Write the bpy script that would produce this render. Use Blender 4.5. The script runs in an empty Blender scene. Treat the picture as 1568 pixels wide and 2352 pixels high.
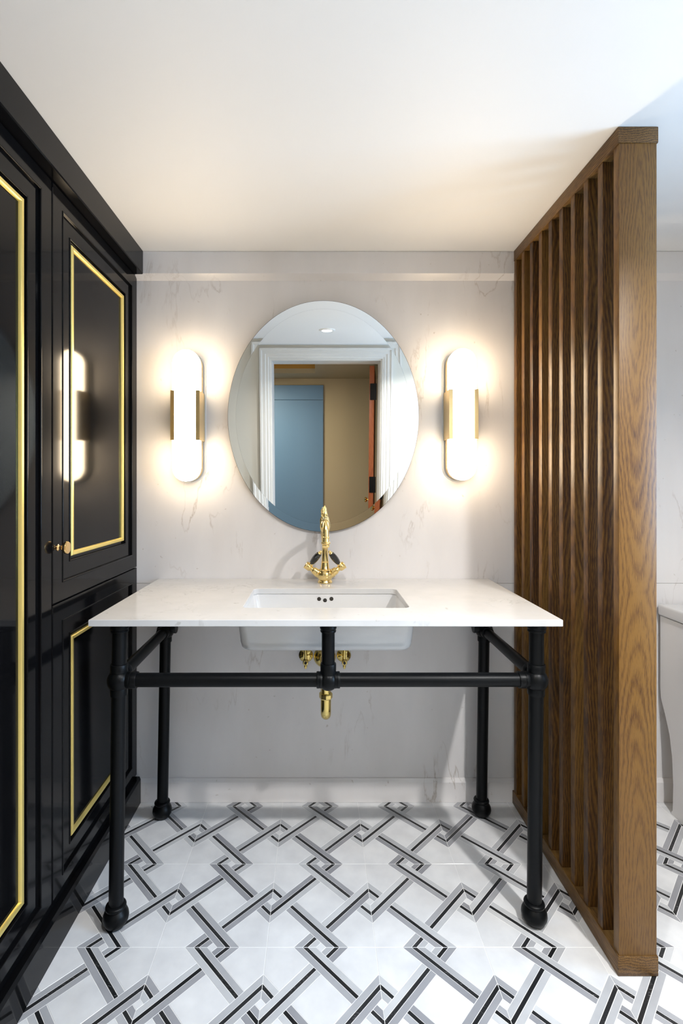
import bpy, bmesh, math, random
from mathutils import Vector, Matrix

# ------------------------------------------------------------------ camera, light, exposure
sc = bpy.context.scene
COL = sc.collection
H_CAM, D_CAM, F_PX = 1.2758, 2.0, 1138.0          # eye height, distance to back wall, focal length in px of the 2352 px frame
cam_d = bpy.data.cameras.new('camera')
cam_d.sensor_fit = 'VERTICAL'
cam_d.sensor_height = 36.0
cam_d.sensor_width = 24.0
cam_d.lens = F_PX / 2352 * 36.0
cam_d.shift_x = 53 / 2352
cam_d.shift_y = -63 / 2352
cam_d.clip_start = 0.01
cam = bpy.data.objects.new('camera', cam_d)
COL.objects.link(cam)
cam.location = (0, -D_CAM, H_CAM)
cam.rotation_euler = (math.pi / 2, 0, 0)
sc.camera = cam

w = bpy.data.worlds.new('world')
sc.world = w
w.use_nodes = True
w.node_tree.nodes['Background'].inputs[0].default_value = (0.55, 0.72, 1.0, 1)
w.node_tree.nodes['Background'].inputs[1].default_value = 0.6

WINDOW_WATTS = 36.0          # daylight through the window in the right wall
SCONCE_EMIT = 14.0           # opal glass of the wall lamps
SPOT_WATTS = (4.7, 12.0)    # recessed ceiling spots: before the mirror, before the toilet
HALL_WATTS = 15.0             # added unseen fill light for the hall outside the door

sc.view_settings.view_transform = 'Standard'
sc.view_settings.look = 'None'
sc.view_settings.gamma = 1.0
sc.view_settings.use_curve_mapping = False
sc.view_settings.exposure = 1.22
sc.cycles.use_denoising = True
sc.cycles.max_bounces = 8
sc.cycles.diffuse_bounces = 4
sc.cycles.glossy_bounces = 4
sc.cycles.adaptive_threshold = 0.03
sc.cycles.caustics_reflective = False
sc.cycles.caustics_refractive = False
sc.cycles.sample_clamp_indirect = 8.0

def area_light(name, loc, rot, sx, sy, watts, color):
    d = bpy.data.lights.new(name, 'AREA')
    d.shape = 'RECTANGLE'
    d.size, d.size_y = sx, sy
    d.energy = watts
    d.color = color
    o = bpy.data.objects.new(name, d)
    COL.objects.link(o)
    o.location = loc
    o.rotation_euler = rot
    return o

area_light('daylight', (2.36, -1.35, 1.45), (0, math.pi / 2, 0), 1.15, 0.95, WINDOW_WATTS, (0.47, 0.71, 1.0))
area_light('hall_fill_light', (-0.85, -3.1, 2.12), (0, 0, 0), 0.3, 0.3, HALL_WATTS, (1.0, 0.86, 0.62))  # added out of view to brighten the hall, no lamp body

# ------------------------------------------------------------------ materials
def new_mat(name):
    m = bpy.data.materials.new(name)
    m.use_nodes = True
    nt = m.node_tree
    return m, nt, nt.nodes['Principled BSDF']

def N(nt, typ, **kw):
    n = nt.nodes.new(typ)
    for k, v in kw.items():
        setattr(n, k, v)
    return n

def ramp(nt, stops):
    r = N(nt, 'ShaderNodeValToRGB')
    el = r.color_ramp.elements
    while len(el) > 1:
        el.remove(el[-1])
    el[0].position, el[0].color = stops[0][0], tuple(stops[0][1]) + (1,)
    for p, c in stops[1:]:
        e = el.new(p)
        e.color = tuple(c) + (1,)
    return r

def simple(name, col, rough=0.5, metal=0.0, coat=0.0, coat_rough=0.05, spec=0.5):
    m, nt, b = new_mat(name)
    b.inputs['Base Color'].default_value = (*col, 1)
    b.inputs['Roughness'].default_value = rough
    b.inputs['Metallic'].default_value = metal
    b.inputs['Coat Weight'].default_value = coat
    b.inputs['Coat Roughness'].default_value = coat_rough
    b.inputs['Specular IOR Level'].default_value = spec
    return m

def L(nt, a, b):
    nt.links.new(a, b)

def piece_random(nt):
    """0..1, different for each object and each loose piece"""
    oi = N(nt, 'ShaderNodeObjectInfo')
    ge = N(nt, 'ShaderNodeNewGeometry')
    a = N(nt, 'ShaderNodeMath', operation='ADD')
    f = N(nt, 'ShaderNodeMath', operation='FRACT')
    L(nt, oi.outputs['Random'], a.inputs[0])
    L(nt, ge.outputs['Random Per Island'], a.inputs[1])
    L(nt, a.outputs[0], f.inputs[0])
    return f.outputs[0]

def marble_wall(name, base, vein, rough=0.22, vein_amt=0.55, scale=1.0):
    m, nt, b = new_mat(name)
    tc = N(nt, 'ShaderNodeNewGeometry')
    mp = N(nt, 'ShaderNodeMapping')
    mp.inputs['Rotation'].default_value = (0, math.radians(-38), 0)
    mp.inputs['Scale'].default_value = (3.6 * scale, 3.6 * scale, 1.0 * scale)
    L(nt, tc.outputs['Position'], mp.inputs['Vector'])
    n1 = N(nt, 'ShaderNodeTexNoise')
    n1.inputs['Scale'].default_value = 1.9
    n1.inputs['Detail'].default_value = 7
    n1.inputs['Roughness'].default_value = 0.55
    n1.inputs['Distortion'].default_value = 0.35
    L(nt, mp.outputs[0], n1.inputs['Vector'])
    # a vein is where the noise crosses 0.5
    s = N(nt, 'ShaderNodeMath', operation='SUBTRACT'); s.inputs[1].default_value = 0.5
    ab = N(nt, 'ShaderNodeMath', operation='ABSOLUTE')
    L(nt, n1.outputs['Fac'], s.inputs[0]); L(nt, s.outputs[0], ab.inputs[0])
    r1 = ramp(nt, [(0.0, (1, 1, 1)), (0.006, (0.4, 0.4, 0.4)), (0.016, (0, 0, 0))])
    L(nt, ab.outputs[0], r1.inputs[0])
    n2 = N(nt, 'ShaderNodeTexNoise')
    n2.inputs['Scale'].default_value = 3.2
    n2.inputs['Detail'].default_value = 4
    L(nt, tc.outputs['Position'], n2.inputs['Vector'])
    r2 = ramp(nt, [(0.52, (0, 0, 0)), (0.68, (1, 1, 1))])
    L(nt, n2.outputs['Fac'], r2.inputs[0])
    mu = N(nt, 'ShaderNodeMath', operation='MULTIPLY')
    L(nt, r1.outputs[0], mu.inputs[0]); L(nt, r2.outputs[0], mu.inputs[1])
    mu2 = N(nt, 'ShaderNodeMath', operation='MULTIPLY'); mu2.inputs[1].default_value = vein_amt
    L(nt, mu.outputs[0], mu2.inputs[0])
    # small specks
    n3 = N(nt, 'ShaderNodeTexNoise')
    n3.inputs['Scale'].default_value = 42
    n3.inputs['Detail'].default_value = 2
    L(nt, tc.outputs['Position'], n3.inputs['Vector'])
    r3 = ramp(nt, [(0.71, (0, 0, 0)), (0.79, (0.4, 0.4, 0.4))])
    L(nt, n3.outputs['Fac'], r3.inputs[0])
    ad = N(nt, 'ShaderNodeMath', operation='ADD'); ad.use_clamp = True
    L(nt, mu2.outputs[0], ad.inputs[0]); L(nt, r3.outputs[0], ad.inputs[1])
    # broad clouding
    n4 = N(nt, 'ShaderNodeTexNoise')
    n4.inputs['Scale'].default_value = 2.4
    n4.inputs['Detail'].default_value = 5
    L(nt, mp.outputs[0], n4.inputs['Vector'])
    r4 = ramp(nt, [(0.3, tuple(c * 0.93 for c in base)), (0.7, base)])
    L(nt, n4.outputs['Fac'], r4.inputs[0])
    mx = N(nt, 'ShaderNodeMixRGB')
    L(nt, ad.outputs[0], mx.inputs[0]); L(nt, r4.outputs[0], mx.inputs[1])
    mx.inputs[2].default_value = (*vein, 1)
    L(nt, mx.outputs[0], b.inputs['Base Color'])
    b.inputs['Roughness'].default_value = rough
    b.inputs['Specular IOR Level'].default_value = 0.45
    return m

def stone_piece(name, stops, rough, scratch=None, amt=0.5):
    """a flat stone piece: its tone picked per piece, a fine cloud over it"""
    m, nt, b = new_mat(name)
    rnd = piece_random(nt)
    r = ramp(nt, stops)
    r.color_ramp.interpolation = 'LINEAR'
    L(nt, rnd, r.inputs[0])
    tc = N(nt, 'ShaderNodeNewGeometry')
    n = N(nt, 'ShaderNodeTexNoise')
    n.inputs['Scale'].default_value = 14
    n.inputs['Detail'].default_value = 6
    L(nt, tc.outputs['Position'], n.inputs['Vector'])
    rr = ramp(nt, [(0.3, (0.90, 0.90, 0.91)), (0.7, (1.05, 1.05, 1.05))])
    L(nt, n.outputs['Fac'], rr.inputs[0])
    mx = N(nt, 'ShaderNodeMixRGB', blend_type='MULTIPLY'); mx.inputs[0].default_value = 1
    L(nt, r.outputs[0], mx.inputs[1]); L(nt, rr.outputs[0], mx.inputs[2])
    out = mx.outputs[0]
    if scratch:
        mp = N(nt, 'ShaderNodeMapping')
        mp.inputs['Scale'].default_value = (130, 420, 1)
        mp.inputs['Rotation'].default_value = (0, 0, 0.6)
        L(nt, tc.outputs['Position'], mp.inputs['Vector'])
        n2 = N(nt, 'ShaderNodeTexNoise')
        n2.inputs['Scale'].default_value = 1.0
        n2.inputs['Detail'].default_value = 3
        L(nt, mp.outputs[0], n2.inputs['Vector'])
        n5 = N(nt, 'ShaderNodeTexNoise'); n5.inputs['Scale'].default_value = 9
        L(nt, tc.outputs['Position'], n5.inputs['Vector'])
        r5 = ramp(nt, [(0.5, (0, 0, 0)), (0.66, (1, 1, 1))]); L(nt, n5.outputs['Fac'], r5.inputs[0])
        r2 = ramp(nt, [(0.56, (0, 0, 0)), (0.74, (1, 1, 1))])
        L(nt, n2.outputs['Fac'], r2.inputs[0])
        mm = N(nt, 'ShaderNodeMath', operation='MULTIPLY'); L(nt, r2.outputs[0], mm.inputs[0]); L(nt, r5.outputs[0], mm.inputs[1])
        m2 = N(nt, 'ShaderNodeMath', operation='MULTIPLY'); m2.inputs[1].default_value = amt; L(nt, mm.outputs[0], m2.inputs[0])
        mx2 = N(nt, 'ShaderNodeMixRGB')
        L(nt, m2.outputs[0], mx2.inputs[0]); L(nt, out, mx2.inputs[1])
        mx2.inputs[2].default_value = (*scratch, 1)
        out = mx2.outputs[0]
    L(nt, out, b.inputs['Base Color'])
    b.inputs['Roughness'].default_value = rough
    return m

def wood(name, dark, mid, light, rough=0.46, axis='Z'):
    m, nt, b = new_mat(name)
    tc = N(nt, 'ShaderNodeTexCoord')
    oi = N(nt, 'ShaderNodeObjectInfo')
    cmb = N(nt, 'ShaderNodeCombineXYZ')
    k = N(nt, 'ShaderNodeMath', operation='MULTIPLY'); k.inputs[1].default_value = 37.0
    L(nt, oi.outputs['Random'], k.inputs[0])
    for i in range(3):
        L(nt, k.outputs[0], cmb.inputs[i])
    va = N(nt, 'ShaderNodeVectorMath', operation='ADD')
    L(nt, tc.outputs['Object'], va.inputs[0]); L(nt, cmb.outputs[0], va.inputs[1])
    # growth rings cut lengthwise: long nested arches, one set after another up the board
    sx = N(nt, 'ShaderNodeSeparateXYZ')
    L(nt, tc.outputs['Object'], sx.inputs[0])
    across, along = (sx.outputs['X'], sx.outputs['Z']) if axis == 'Z' else (sx.outputs['Z'], sx.outputs['Y'])
    n1 = N(nt, 'ShaderNodeTexNoise')
    n1.inputs['Scale'].default_value = 7.0
    n1.inputs['Detail'].default_value = 4
    n1.inputs['Roughness'].default_value = 0.6
    mp = N(nt, 'ShaderNodeMapping')
    mp.inputs['Scale'].default_value = {'Z': (1, 1, 0.35), 'Y': (1, 0.35, 1)}[axis]
    L(nt, va.outputs[0], mp.inputs['Vector']); L(nt, mp.outputs[0], n1.inputs['Vector'])
    ra = N(nt, 'ShaderNodeMath', operation='MULTIPLY_ADD'); ra.inputs[1].default_value = 5.0
    L(nt, oi.outputs['Random'], ra.inputs[0]); L(nt, along, ra.inputs[2])
    pp = N(nt, 'ShaderNodeMath', operation='PINGPONG'); pp.inputs[1].default_value = 0.85
    L(nt, ra.outputs[0], pp.inputs[0])
    zz = N(nt, 'ShaderNodeMath', operation='MULTIPLY'); zz.inputs[1].default_value = 0.075
    L(nt, pp.outputs[0], zz.inputs[0])
    cx = N(nt, 'ShaderNodeMath', operation='MULTIPLY_ADD'); cx.inputs[1].default_value = 0.055; cx.inputs[2].default_value = -0.0275
    L(nt, n1.outputs['Fac'], cx.inputs[0])
    ax2 = N(nt, 'ShaderNodeMath', operation='ADD'); L(nt, across, ax2.inputs[0]); L(nt, cx.outputs[0], ax2.inputs[1])
    cv = N(nt, 'ShaderNodeCombineXYZ'); L(nt, ax2.outputs[0], cv.inputs[0]); L(nt, zz.outputs[0], cv.inputs[1])
    ln = N(nt, 'ShaderNodeVectorMath', operation='LENGTH'); L(nt, cv.outputs[0], ln.inputs[0])
    mul = N(nt, 'ShaderNodeMath', operation='MULTIPLY'); mul.inputs[1].default_value = 150.0
    L(nt, ln.outputs['Value'], mul.inputs[0])
    fr = N(nt, 'ShaderNodeMath', operation='PINGPONG'); fr.inputs[1].default_value = 0.5
    L(nt, mul.outputs[0], fr.inputs[0])
    # fine fibres and pores
    mp2 = N(nt, 'ShaderNodeMapping')
    mp2.inputs['Scale'].default_value = {'Z': (1, 1, 0.09), 'Y': (1, 0.09, 1)}[axis]
    L(nt, va.outputs[0], mp2.inputs['Vector'])
    n2 = N(nt, 'ShaderNodeTexNoise')
    n2.inputs['Scale'].default_value = 480.0
    n2.inputs['Detail'].default_value = 3
    L(nt, mp2.outputs[0], n2.inputs['Vector'])
    n3 = N(nt, 'ShaderNodeTexNoise')
    n3.inputs['Scale'].default_value = 2.2
    n3.inputs['Detail'].default_value = 3
    L(nt, va.outputs[0], n3.inputs['Vector'])
    s1 = N(nt, 'ShaderNodeMath', operation='MULTIPLY'); s1.inputs[1].default_value = 0.42
    L(nt, fr.outputs[0], s1.inputs[0])
    s2 = N(nt, 'ShaderNodeMath', operation='MULTIPLY_ADD'); s2.inputs[1].default_value = 0.62
    L(nt, n2.outputs['Fac'], s2.inputs[0]); L(nt, s1.outputs[0], s2.inputs[2])
    s3 = N(nt, 'ShaderNodeMath', operation='MULTIPLY_ADD'); s3.inputs[1].default_value = 0.35
    L(nt, n3.outputs['Fac'], s3.inputs[0]); L(nt, s2.outputs[0], s3.inputs[2])
    # each board a little different in tone
    s4 = N(nt, 'ShaderNodeMath', operation='MULTIPLY_ADD'); s4.inputs[1].default_value = 0.26; 
    L(nt, oi.outputs['Random'], s4.inputs[0]); L(nt, s3.outputs[0], s4.inputs[2])
    r = ramp(nt, [(0.54, dark), (0.70, mid), (0.90, light)])
    L(nt, s4.outputs[0], r.inputs[0])
    L(nt, r.outputs[0], b.inputs['Base Color'])
    bp = N(nt, 'ShaderNodeBump'); bp.inputs['Strength'].default_value = 0.12; bp.inputs['Distance'].default_value = 0.001
    L(nt, n2.outputs['Fac'], bp.inputs['Height']); L(nt, bp.outputs[0], b.inputs['Normal'])
    b.inputs['Roughness'].default_value = rough
    b.inputs['Specular IOR Level'].default_value = 0.42
    return m

def brass(name, col, rough):
    m, nt, b = new_mat(name)
    b.inputs['Base Color'].default_value = (*col, 1)
    b.inputs['Metallic'].default_value = 1
    tc = N(nt, 'ShaderNodeNewGeometry')
    n = N(nt, 'ShaderNodeTexNoise'); n.inputs['Scale'].default_value = 90
    L(nt, tc.outputs['Position'], n.inputs['Vector'])
    mr = N(nt, 'ShaderNodeMapRange'); mr.inputs[3].default_value = rough * 0.8; mr.inputs[4].default_value = rough * 1.25
    L(nt, n.outputs['Fac'], mr.inputs[0]); L(nt, mr.outputs[0], b.inputs['Roughness'])
    return m

def emit(name, col, strength, base=(0.9, 0.9, 0.9)):
    m, nt, b = new_mat(name)
    b.inputs['Base Color'].default_value = (*base, 1)
    b.inputs['Emission Color'].default_value = (*col, 1)
    b.inputs['Emission Strength'].default_value = strength
    b.inputs['Roughness'].default_value = 0.3
    return m

def plaster(name, col, rough=0.6):
    m, nt, b = new_mat(name)
    tc = N(nt, 'ShaderNodeNewGeometry')
    mp = N(nt, 'ShaderNodeMapping'); mp.inputs['Scale'].default_value = (1, 0.12, 1)
    L(nt, tc.outputs['Position'], mp.inputs['Vector'])
    n = N(nt, 'ShaderNodeTexNoise'); n.inputs['Scale'].default_value = 70; n.inputs['Detail'].default_value = 4
    L(nt, mp.outputs[0], n.inputs['Vector'])
    bp = N(nt, 'ShaderNodeBump'); bp.inputs['Strength'].default_value = 0.05; bp.inputs['Distance'].default_value = 0.002
    L(nt, n.outputs['Fac'], bp.inputs['Height']); L(nt, bp.outputs[0], b.inputs['Normal'])
    b.inputs['Base Color'].default_value = (*col, 1)
    b.inputs['Roughness'].default_value = rough
    return m

M = {}
M['wall'] = marble_wall('wall_marble', (0.83, 0.805, 0.80), (0.30, 0.22, 0.15), 0.2, 0.55)
M['counter'] = marble_wall('counter_marble', (0.66, 0.66, 0.66), (0.28, 0.26, 0.24), 0.14, 0.4, 1.3)
M['ceiling'] = plaster('ceiling_paint', (0.82, 0.82, 0.815))
M['paint'] = simple('white_paint', (0.64, 0.63, 0.60), 0.35)
M['cream'] = simple('cream_paint', (0.58, 0.565, 0.51), 0.4)
M['grout'] = simple('grout', (0.84, 0.84, 0.83), 0.6)
M['white_stone'] = stone_piece('white_stone', [(0, (0.71, 0.715, 0.72)), (1, (0.77, 0.775, 0.78))], 0.2)
M['grey_stone'] = stone_piece('grey_stone', [(0, (0.28, 0.285, 0.305)), (0.3, (0.37, 0.375, 0.395)), (0.65, (0.48, 0.49, 0.505)), (1, (0.60, 0.61, 0.62))], 0.28)
M['black_stone'] = stone_piece('black_stone', [(0, (0.010, 0.011, 0.012)), (1, (0.024, 0.025, 0.027))], 0.28, (0.5, 0.5, 0.5), 0.55)
M['lacquer'] = simple('black_lacquer', (0.0035, 0.0035, 0.004), 0.09, 0, 0.0, 0.06, 0.15)
M['gold_trim'] = simple('gold_paint_trim', (0.86, 0.68, 0.22), 0.34, 0.7)
M['brass_knob'] = brass('knob_brass', (0.95, 0.66, 0.30), 0.14)
M['faucet'] = brass('faucet_brass', (1.0, 0.77, 0.34), 0.2)
M['brass'] = brass('trap_brass', (0.72, 0.56, 0.20), 0.15)
M['sconce_gold'] = brass('brushed_gold', (0.86, 0.66, 0.34), 0.32)
M['black_metal'] = simple('black_metal', (0.0025, 0.003, 0.0036), 0.38, 0, 0, 0.1, 0.17)
M['ceramic'] = simple('ceramic', (0.70, 0.70, 0.70), 0.08, 0, 0.3)
M['toilet'] = simple('toilet_ceramic', (0.66, 0.65, 0.645), 0.1, 0, 0.3)
M['dark'] = simple('dark_hole', (0.02, 0.017, 0.014), 0.6)
M['black_porcelain'] = simple('black_porcelain', (0.006, 0.006, 0.006), 0.06, 0, 0.5)
M['mirror'] = simple('mirror_silver', (0.90, 0.92, 0.91), 0.0, 1.0)
M['opal'] = emit('opal_glass_lit', (1.0, 0.79, 0.53), SCONCE_EMIT)
M['downlight'] = emit('downlight_lit', (0.93, 0.96, 1.0), 40.0)
M['wood'] = wood('iroko_wood', (0.032, 0.0105, 0.0012), (0.090, 0.036, 0.0040), (0.165, 0.078, 0.0120))
M['wood_rail'] = wood('iroko_wood_rail', (0.055, 0.024, 0.005), (0.130, 0.063, 0.013), (0.200, 0.108, 0.028), axis='Y')
M['door_wood'] = wood('door_mahogany', (0.13, 0.028, 0.008), (0.26, 0.06, 0.016), (0.34, 0.09, 0.025))
M['blue'] = simple('blue_lit_marble', (0.13, 0.26, 0.46), 0.5)  # blue light on marble, put into the base colour
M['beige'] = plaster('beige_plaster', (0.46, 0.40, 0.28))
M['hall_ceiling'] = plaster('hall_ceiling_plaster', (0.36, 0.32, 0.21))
M['ochre'] = simple('ochre_recess', (0.40, 0.22, 0.03), 0.6)
M['hall_floor'] = wood('hall_floor_wood', (0.10, 0.05, 0.02), (0.22, 0.12, 0.05), (0.3, 0.18, 0.08), axis='Y')
M['plastic'] = simple('white_plastic', (0.82, 0.82, 0.80), 0.3)

def glass_mat():
    m, nt, b = new_mat('window_glass')
    nt.nodes.remove(b)
    tr = N(nt, 'ShaderNodeBsdfTransparent')
    gl = N(nt, 'ShaderNodeBsdfGlossy'); gl.inputs['Roughness'].default_value = 0.02
    fr = N(nt, 'ShaderNodeFresnel'); fr.inputs[0].default_value = 1.45
    mx = N(nt, 'ShaderNodeMixShader')
    L(nt, fr.outputs[0], mx.inputs[0]); L(nt, tr.outputs[0], mx.inputs[1]); L(nt, gl.outputs[0], mx.inputs[2])
    L(nt, mx.outputs[0], nt.nodes['Material Output'].inputs[0])
    return m
M['glass'] = glass_mat()

# ------------------------------------------------------------------ mesh helpers (world coordinates in, local to the thing out)
ORIGIN = {}
def thing(name, loc, label, cat, group=None):
    o = bpy.data.objects.new(name, None)
    o.empty_display_size = 0.05
    COL.objects.link(o)
    o.location = loc
    ORIGIN[o] = Vector(loc)
    o['label'] = label
    o['category'] = cat
    if group:
        o['group'] = group
    return o

def tag(o, label, cat, group=None):
    o['label'] = label
    o['category'] = cat
    if group:
        o['group'] = group
    return o

class MB:
    """collects geometry for ONE mesh object"""
    def __init__(self):
        self.v, self.f = [], []
    def add(self, verts, faces):
        k = len(self.v)
        self.v += [Vector(p) for p in verts]
        self.f += [tuple(i + k for i in f) for f in faces]
        return self
    def box(self, x0, x1, y0, y1, z0, z1, bev=0.0, seg=2):
        bm = bmesh.new()
        bmesh.ops.create_cube(bm, size=1)
        for v in bm.verts:
            v.co = Vector(((x0 + x1) / 2 + v.co.x * (x1 - x0), (y0 + y1) / 2 + v.co.y * (y1 - y0), (z0 + z1) / 2 + v.co.z * (z1 - z0)))
        if bev > 0:
            bmesh.ops.bevel(bm, geom=bm.edges[:], offset=bev, segments=seg, affect='EDGES', profile=0.5)
        bm.verts.ensure_lookup_table()
        self.add([v.co.copy() for v in bm.verts], [[v.index for v in f.verts] for f in bm.faces])
        bm.free()
        return self
    def lathe(self, prof, p0, axis=(0, 0, 1), n=32, cap=True):
        """prof: [(radius, distance along axis)]"""
        a = Vector(axis).normalized()
        u = a.orthogonal().normalized()
        t = a.cross(u)
        p0 = Vector(p0)
        vs, fs = [], []
        for r, h in prof:
            for i in range(n):
                g = 2 * math.pi * i / n
                vs.append(p0 + a * h + (u * math.cos(g) + t * math.sin(g)) * max(r, 1e-5))
        m = len(prof)
        for j in range(m - 1):
            for i in range(n):
                i2 = (i + 1) % n
                fs.append((j * n + i, j * n + i2, (j + 1) * n + i2, (j + 1) * n + i))
        if cap:
            fs.append(tuple(range(n - 1, -1, -1)))
            fs.append(tuple((m - 1) * n + i for i in range(n)))
        return self.add(vs, fs)
    def tube(self, pts, rad, n=20, cap=True):
        pts = [Vector(p) for p in pts]
        rads = rad if isinstance(rad, (list, tuple)) else [rad] * len(pts)
        vs, fs = [], []
        u = None
        for k, p in enumerate(pts):
            d = (pts[min(k + 1, len(pts) - 1)] - pts[max(k - 1, 0)]).normalized()
            u = d.orthogonal().normalized() if u is None else (u - d * u.dot(d)).normalized()
            t = d.cross(u)
            for i in range(n):
                g = 2 * math.pi * i / n
                vs.append(p + (u * math.cos(g) + t * math.sin(g)) * rads[k])
        for j in range(len(pts) - 1):
            for i in range(n):
                i2 = (i + 1) % n
                fs.append((j * n + i, j * n + i2, (j + 1) * n + i2, (j + 1) * n + i))
        if cap:
            fs.append(tuple(range(n - 1, -1, -1)))
            fs.append(tuple((len(pts) - 1) * n + i for i in range(n)))
        return self.add(vs, fs)
    def rings(self, rings, cap0=True, cap1=True):
        """loft closed loops of equal length"""
        n = len(rings[0])
        vs = [p for r in rings for p in r]
        fs = []
        for j in range(len(rings) - 1):
            for i in range(n):
                i2 = (i + 1) % n
                fs.append((j * n + i, j * n + i2, (j + 1) * n + i2, (j + 1) * n + i))
        if cap0:
            fs.append(tuple(range(n - 1, -1, -1)))
        if cap1:
            fs.append(tuple((len(rings) - 1) * n + i for i in range(n)))
        return self.add(vs, fs)
    def prism_x(self, prof, x0, x1):
        """profile [(y, z)] swept along x"""
        return self.rings([[(x0, y, z) for y, z in prof], [(x1, y, z) for y, z in prof]])
    def prism_y(self, prof, y0, y1):
        return self.rings([[(x, y0, z) for x, z in prof], [(x, y1, z) for x, z in prof]])
    def build(self, name, mat, parent=None, smooth=True, angle=35, fn=None, origin=None):
        me = bpy.data.meshes.new(name)
        og = ORIGIN[parent] if parent is not None else Vector(origin or (0, 0, 0))
        vs = [fn(p) if fn else p for p in self.v]
        me.from_pydata([tuple(Vector(p) - og) for p in vs], [], self.f)
        bm = bmesh.new(); bm.from_mesh(me)
        bmesh.ops.recalc_face_normals(bm, faces=bm.faces[:])
        bm.to_mesh(me); bm.free()
        me.materials.append(M[mat])
        if smooth:
            me.polygons.foreach_set('use_smooth', [True] * len(me.polygons))
            me.set_sharp_from_angle(angle=math.radians(angle))
        o = bpy.data.objects.new(name, me)
        COL.objects.link(o)
        ORIGIN[o] = og
        if parent is not None:
            o.parent = parent
        else:
            o.location = og
        return o

def structure(mb, name, mat, parent=None, smooth=False):
    o = mb.build(name, mat, parent, smooth)
    if parent is None:
        o['kind'] = 'structure'
    return o

def rrect(cx, cy, hx, hy, r, z, k=6):
    out = []
    for sx, sy, a0 in ((1, 1, 0), (-1, 1, 90), (-1, -1, 180), (1, -1, 270)):
        for i in range(k + 1):
            a = math.radians(a0 + 90 * i / k)
            out.append((cx + sx * (hx - r) + r * math.cos(a), cy + sy * (hy - r) + r * math.sin(a), z))
    return out

# ------------------------------------------------------------------ the room
XL, XR, YF, ZC = -1.34, 2.30, -2.15, 2.205
SLAB_Z = 0.877
wall_back = structure(MB().box(XL, XR, 0.012, 0.11, -0.05, ZC), 'wall_back', 'grout')
for x0, x1 in ((XL, 0.828), (0.8295, XR)):
    for z0, z1 in ((0.0, SLAB_Z - 0.0006), (SLAB_Z + 0.0006, ZC)):
        MB().box(x0, x1, 0.0, 0.0121, z0, z1, 0.0006, 1).build('marble_slab', 'wall', wall_back)
structure(MB().box(XL - 0.1, XL, YF, 0.11, -0.05, ZC), 'wall_left', 'cream')
# right wall with a window opening
WY0, WY1, WZ0, WZ1 = -1.85, -0.85, 0.85, 2.05
mb = MB().box(XR, XR + 0.1, YF, WY0, -0.05, ZC).box(XR, XR + 0.1, WY1, 0.11, -0.05, ZC)
mb.box(XR, XR + 0.1, WY0, WY1, -0.05, WZ0).box(XR, XR + 0.1, WY0, WY1, WZ1, ZC)
structure(mb, 'wall_right', 'wall')
win = MB()
for a, b_, c, d in ((WY0, WY0 + 0.05, WZ0, WZ1), (WY1 - 0.05, WY1, WZ0, WZ1), (WY0 + 0.05, WY1 - 0.05, WZ0, WZ0 + 0.05), (WY0 + 0.05, WY1 - 0.05, WZ1 - 0.05, WZ1), (-1.37, -1.33, WZ0 + 0.05, WZ1 - 0.05)):
    win.box(XR + 0.02, XR + 0.08, a, b_, c, d, 0.003, 1)
win = structure(win, 'window_1', 'paint')
for a, b_ in ((WY0 + 0.05, -1.37), (-1.33, WY1 - 0.05)):
    MB().box(XR + 0.046, XR + 0.052, a, b_, WZ0 + 0.05, WZ1 - 0.05).build('pane', 'glass', win, False)

# front wall with the doorway the mirror shows
DX0, DX1, DZ = -0.390, 0.518, 2.093
mb = MB().box(XL, DX0, YF - 0.2, YF, -0.05, ZC).box(DX1, XR, YF - 0.2, YF, -0.05, ZC).box(DX0, DX1, YF - 0.2, YF, DZ, ZC)
structure(mb, 'wall_front', 'cream')
# door casing: stepped profile, mitred
def casing(name, y_face, sgn):
    W = 0.085
    prof = [(0.0, 0.0), (0.0, 0.012), (0.012, 0.012), (0.016, 0.016), (0.036, 0.016), (0.040, 0.021), (0.066, 0.021), (0.07, 0.027), (W, 0.027), (W, 0.0)]
    rows = []
    for off, h in prof:
        y = y_face + sgn * h
        zt = min(DZ + off, ZC - 0.002)
        rows.append([(DX0 - off, y, 0.0), (DX0 - off, y, zt), (DX1 + off, y, zt), (DX1 + off, y, 0.0)])
    m = MB()
    vs, fs = [], []
    for r in rows:
        vs += r
    for j in range(len(rows) - 1):
        for i in range(3):
            fs.append((j * 4 + i, j * 4 + i + 1, (j + 1) * 4 + i + 1, (j + 1) * 4 + i))
    m.add(vs, fs)
    return structure(m, name, 'paint')
casing('trim_1', YF, 1)
jamb = MB().box(DX0, DX0 + 0.012, YF - 0.2, YF + 0.001, 0.001, DZ - 0.012).box(DX1 - 0.012, DX1, YF - 0.2, YF + 0.001, 0.001, DZ - 0.012).box(DX0, DX1, YF - 0.2, YF + 0.001, DZ - 0.012, DZ)
structure(jamb, 'trim_2', 'paint')
structure(MB().box(XL - 0.1, XR + 0.1, YF - 0.2, 0.11, ZC, ZC + 0.08), 'ceiling', 'ceiling')
# wall cornice: a flat band with a sloped underside, stone like the wall
structure(MB().prism_x([(0.0005, ZC - 0.001), (-0.027, ZC - 0.001), (-0.027, 2.117), (0.0005, 2.098)], -0.732, XR), 'trim_3', 'wall')
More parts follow.
